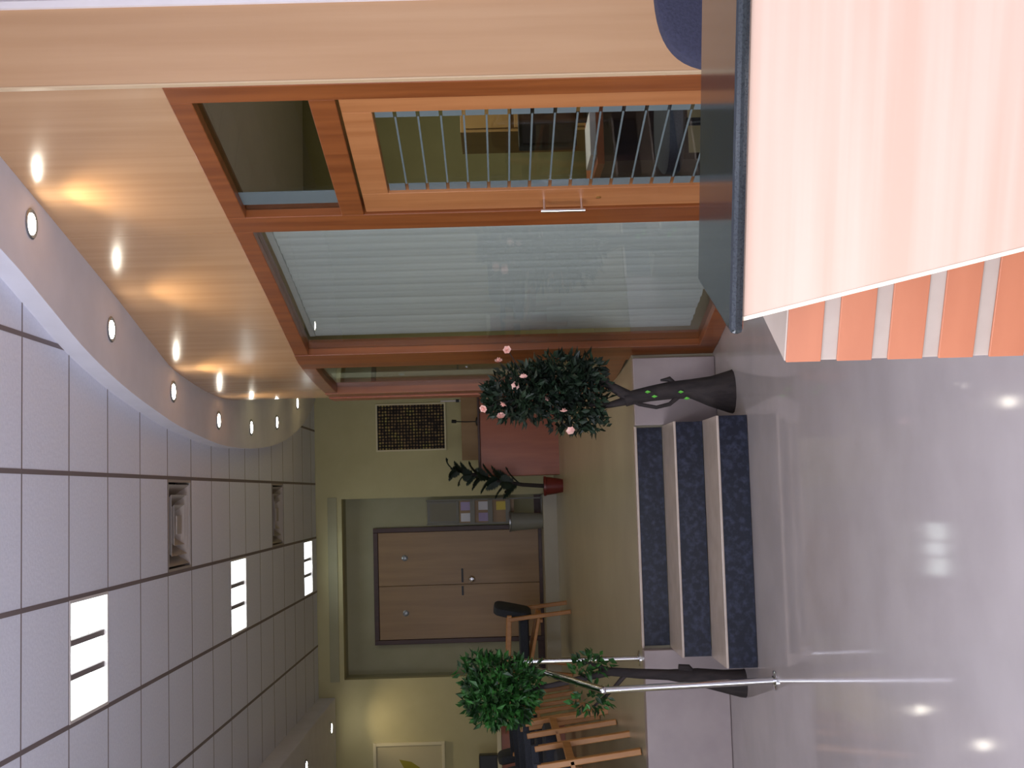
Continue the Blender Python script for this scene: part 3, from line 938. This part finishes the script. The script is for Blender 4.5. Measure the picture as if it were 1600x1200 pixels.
bro = [(-0.06, 0.73, 'paper', 'white brochure on the top shelf of the grey display stand, left one'),
       (0.06, 0.73, 'paper2', 'lilac brochure on the top shelf of the grey display stand'),
       (-0.06, 0.54, 'paper2', 'lilac brochure on the middle shelf of the grey display stand'),
       (0.06, 0.54, 'paper', 'white brochure on the middle shelf of the grey display stand'),
       (0.055, 0.35, 'yellowpaper', 'yellow brochure on the lowest shelf of the grey display stand')]
for x_, z_, m_, lb in bro:
    o = MB().box(-0.045, 0.045, -0.006, 0.0, 0, 0.14).build('brochure', m_, loc=(-0.20 + x_, 13.71, PLAT + z_ + 0.0005))
    o.rotation_euler = (math.radians(-6), 0, 0)
    tag(o, lb, 'brochure', 'brochures on the display stand')
bi = thing('waste_bin', 'grey ribbed waste bin in front of the brochure stand', 'bin', (-0.315, 13.533, PLAT))
bo_ = MB().lathe([(0.078, 0.0), (0.098, 0.30), (0.102, 0.345), (0.095, 0.345), (0.074, 0.02)], 24).build('bucket', mat('bin_plastic', (128, 128, 120), 0.5), bi, smooth=True)
MB().lathe([(0.102, 0.335), (0.108, 0.34), (0.108, 0.355), (0.098, 0.357)], 24, close=False).build('rim', 'greymetal', bo_, smooth=True)

# low divider at the left with a cream ledge
lw = thing('low_divider', 'low brown divider with a cream ledge under the leaf picture', 'divider', (0, 0, 0))
zf = up_z(13.2)
MB().box(-3.59, -2.38, 13.25, 13.40, zf - 0.003, 1.30).build('panel', 'redwood', lw, bevel=0.003)
MB().box(-3.59, -2.36, 13.22, 13.43, 1.301, 1.345).build('ledge', 'cream', lw, bevel=0.004)
bx_ = thing('desk_telephone_box', 'black box standing on the cream ledge under the leaf picture', 'box', (-2.84, 13.32, 1.345))
MB().box(-0.17, 0.17, -0.06, 0.06, 0.0, 0.19).build('case', 'black', bx_, bevel=0.008)
MB().box(-0.15, 0.15, -0.0625, -0.0605, 0.02, 0.17).build('front_plate', 'darkplastic', bx_)

# ------------------------------------------------------------------ waiting chairs
def make_chair(label, loc, rz, arm):
    """seat faces local +x; arms of bent oak"""
    c = thing('waiting_chair', label, 'chair', loc, rz, 'oak waiting chairs with dark cushions')
    W = 0.54
    for sy in (-W / 2, W / 2):
        MB().bar((0.20, sy, 0.60), (0.275, sy, 0.0), 0.036, 0.045, up=(0, 1, 0)).build('leg', 'oak', c, bevel=0.005)
        MB().bar((-0.26, sy, 0.58), (-0.32, sy, 0.0), 0.036, 0.045, up=(0, 1, 0)).build('leg', 'oak', c, bevel=0.005)
        MB().bar((-0.30, sy, 0.575), (0.225, sy, 0.60), 0.045, 0.03, up=(0, 1, 0)).build('armrest', arm, c, bevel=0.006)
        MB().bar((-0.27, sy, 0.30), (0.235, sy, 0.40), 0.028, 0.045, up=(0, 1, 0)).build('side_rail', 'oak', c, bevel=0.004)
    MB().bar((0.226, -W / 2, 0.405), (0.226, W / 2, 0.405), 0.03, 0.05).build('front_rail', 'oak', c, bevel=0.004)
    MB().bar((-0.24, -W / 2, 0.29), (-0.24, W / 2, 0.29), 0.03, 0.05).build('rear_rail', 'oak', c, bevel=0.004)
    se = super_back(0.52, 0.49, 0.09, p=6).build('seat', 'chairfab', c, smooth=True)
    se.rotation_euler = (math.radians(90), 0, 0)
    se.location = (-0.035, 0, 0.44)
    bk = super_back(0.48, 0.36, 0.08, p=5).build('backrest', 'chairfab', c, smooth=True)
    bk.rotation_euler = (math.radians(-12), 0, math.radians(90))
    bk.location = (-0.30, 0, 0.545)
    return c
cA = make_chair('nearest of the oak waiting chairs, cut by the picture edge behind the steel railing', (-1.785, 7.75, up_z(7.75) - 0.004), 0.0, 'chairfab')
def chair_copy(label, x, y, rz):
    c = copy_tree(cA)
    c.location = (x, y, up_z(y) - 0.004)
    c.rotation_euler = (0, 0, rz)
    c['label'] = label
    return c
for lb, x, y, a in (('second oak waiting chair of the row at the left, counting from the steel railing', -1.835, 8.92, 2),
                    ('third oak waiting chair of the row at the left, counting from the steel railing', -2.0, 9.98, 5),
                    ('fourth oak waiting chair of the row at the left, counting from the steel railing', -2.095, 11.15, 4),
                    ('farthest oak waiting chair of the row at the left, before the far wall', -2.16, 12.25, 3)):
    chair_copy(lb, x, y, math.radians(a))
make_chair('single oak chair standing alone in front of the far double doors', (-1.43, 12.3, up_z(12.3) - 0.004), math.radians(176), 'oak')

# ------------------------------------------------------------------ trees beside the steps
def leaves(parent, name, blobs, count, size, material, seed):
    rnd = random.Random(seed)
    mb = MB()
    tot = sum(b_[3] * b_[4] * b_[5] for b_ in blobs)
    for bx, by, bz, rx, ry, rz in blobs:
        for _ in range(int(count * rx * ry * rz / tot)):
            while True:
                q = Vector((rnd.uniform(-1, 1), rnd.uniform(-1, 1), rnd.uniform(-1, 1)))
                if 0.25 < q.length < 1: break
            c_ = Vector((bx + q.x * rx, by + q.y * ry, bz + q.z * rz))
            d_ = (q + Vector((rnd.uniform(-1, 1), rnd.uniform(-1, 1), rnd.uniform(-0.9, 0.7)))).normalized()
            s_ = d_.cross(Vector((rnd.uniform(-1, 1), rnd.uniform(-1, 1), 1))).normalized()
            n_ = d_.cross(s_)
            L_ = size * rnd.uniform(0.7, 1.25)
            w_ = L_ * 0.27
            m_ = c_ + d_ * L_ * 0.45
            mb.add([c_, m_ + s_ * w_ + n_ * w_ * 0.35, c_ + d_ * L_, m_ - s_ * w_ + n_ * w_ * 0.35, m_ - n_ * 0.002], [(0, 1, 4), (1, 2, 4), (2, 3, 4), (3, 0, 4)])
    return tag(mb.build(name, material, parent), kind='stuff')

ft = thing('flowering_tree', 'small dark tree with pink flowers and gnarled trunk right of the steps', 'plant', (0.497, 6.74, 0.0))
MB().tube([(0, 0, 0.0), (0.0, 0, 0.02), (0.005, 0, 0.12), (0.02, 0, 0.22), (0.015, 0, 0.33), (0.0, 0, 0.44), (-0.015, 0, 0.52), (-0.03, 0, 0.575)],
          [0.118, 0.112, 0.080, 0.052, 0.047, 0.041, 0.038, 0.036], 14).build('trunk', 'bark', ft, smooth=True)
for pts, rd_ in (([(-0.02, 0, 0.54), (0.03, 0.0, 0.62), (0.08, 0.01, 0.70), (0.13, 0.0, 0.80)], [0.034, 0.026, 0.02, 0.012]),
                 ([(-0.03, 0, 0.55), (-0.055, 0.0, 0.66), (-0.045, 0, 0.78), (-0.01, 0, 0.95)], [0.026, 0.016, 0.013, 0.009]),
                 ([(0.035, 0, 0.30), (0.075, 0.0, 0.335), (0.07, 0, 0.38)], [0.02, 0.016, 0.005]),
                 ([(-0.02, -0.01, 0.29), (-0.06, -0.02, 0.34), (-0.075, -0.02, 0.41), (-0.055, -0.01, 0.50), (-0.03, 0, 0.54)], [0.014, 0.011, 0.010, 0.011, 0.014])):
    MB().tube(pts, rd_, 9).build('branch', 'bark', ft, smooth=True)
leaves(ft, 'foliage', [(0.02, 0, 1.08, 0.15, 0.16, 0.24), (0.09, 0.0, 0.92, 0.14, 0.15, 0.2), (0.13, 0, 0.80, 0.09, 0.1, 0.12), (-0.10, 0, 0.86, 0.09, 0.11, 0.15), (0.0, 0, 0.78, 0.13, 0.12, 0.13), (-0.02, 0, 1.2, 0.11, 0.12, 0.12), (-0.16, 0, 0.76, 0.05, 0.06, 0.09)], 2600, 0.052, 'leaf', 3)
sp = thing  # flowers: each one a part of the tree
def flower_mesh():
    mb = MB()
    for k in range(6):
        t = 2 * math.pi * k / 6
        u_ = Vector((math.cos(t), math.sin(t), 0)); v_ = Vector((-math.sin(t), math.cos(t), 0))
        mb.add([(0, 0, 0), tuple(u_ * 0.018 + v_ * 0.016 + Vector((0, 0, 0.008))), tuple(u_ * 0.029 + Vector((0, 0, 0.012))), tuple(u_ * 0.018 - v_ * 0.016 + Vector((0, 0, 0.008)))], [(0, 1, 2, 3)])
    for k in range(5):
        t = 2 * math.pi * k / 5 + 0.3
        u_ = Vector((math.cos(t), math.sin(t), 0)); v_ = Vector((-math.sin(t), math.cos(t), 0))
        mb.add([(0, 0, 0.002), tuple(u_ * 0.009 + v_ * 0.009 + Vector((0, 0, 0.016))), tuple(u_ * 0.013 + Vector((0, 0, 0.027))), tuple(u_ * 0.009 - v_ * 0.009 + Vector((0, 0, 0.016)))], [(0, 1, 2, 3)])
    me = mb.mesh('flower')
    me.materials.append(M['pink'])
    return me
fm = flower_mesh()
FL = [(0.241, 1.19), (0.186, 1.238), (0.09, 1.111), (0.052, 1.152), (-0.01, 0.982), (-0.037, 1.215), (-0.06, 1.322), (-0.104, 1.233), (-0.095, 0.908), (-0.193, 0.872)]
twig = MB()
for k, (x_, z_) in enumerate(FL):
    y_ = -0.12 + 0.05 * math.sin(k * 2.1)
    o = put('flower', fm, None, ft, (x_, y_, z_))
    o.rotation_euler = (math.radians(70 + 20 * math.sin(k)), math.radians(30 * math.cos(k * 1.7)), k)
    s_ = 0.8 + 0.15 * math.sin(k * 3.1)
    o.scale = (s_, s_, s_)
    inner = Vector((0.02, 0, 1.05)).lerp(Vector((x_, y_, z_)), 0.45)
    MB().tube([inner, Vector((x_, y_ + 0.004, z_ - 0.002))], [0.0035, 0.002], 5).build('twig', 'bark', ft)
for x_, z_ in ((0.005, 0.46), (-0.02, 0.425), (0.0, 0.285), (-0.035, 0.255)):
    MB().add([(x_, -0.062, z_ + 0.013), (x_ + 0.008, -0.068, z_), (x_, -0.066, z_ - 0.018), (x_ - 0.008, -0.068, z_)], [(0, 3, 2, 1)]).build('creeper_leaf', 'lime', ft)

tr = thing('round_headed_tree', 'small green tree with a round leafy head left of the steps', 'plant', (-1.03, 6.74, 0.0))
MB().tube([(0, 0, 0), (0.0, 0, 0.02), (0.015, 0, 0.12), (0.04, 0, 0.25), (0.055, 0, 0.40), (0.065, 0, 0.55), (0.08, 0, 0.70), (0.05, 0, 0.85), (0.02, 0, 1.0), (0.0, 0, 1.15)],
          [0.075, 0.072, 0.058, 0.045, 0.028, 0.026, 0.022, 0.017, 0.014, 0.01], 12).build('trunk', 'bark', tr, smooth=True)
for pts, rd_ in (([(0.08, 0, 0.68), (0.11, 0.0, 0.76), (0.14, 0, 0.85)], [0.014, 0.010, 0.006]),
                 ([(0.065, 0, 0.62), (-0.02, 0.0, 0.70), (-0.10, 0, 0.80)], [0.014, 0.010, 0.006]),
                 ([(0.04, 0, 0.26), (0.09, -0.01, 0.30), (0.095, -0.01, 0.345)], [0.022, 0.02, 0.016])):
    MB().tube(pts, rd_, 8).build('branch', 'bark', tr, smooth=True)
leaves(tr, 'foliage', [(0.0, 0, 1.29, 0.185, 0.19, 0.19), (0.12, 0, 1.38, 0.08, 0.1, 0.12), (-0.07, 0, 1.27, 0.11, 0.14, 0.18), (0.05, 0, 1.16, 0.12, 0.12, 0.11), (0.1, 0, 0.83, 0.07, 0.08, 0.09), (-0.06, 0, 0.81, 0.075, 0.08, 0.10), (0.14, 0, 0.76, 0.05, 0.06, 0.07)], 1900, 0.05, 'leaf2', 5)
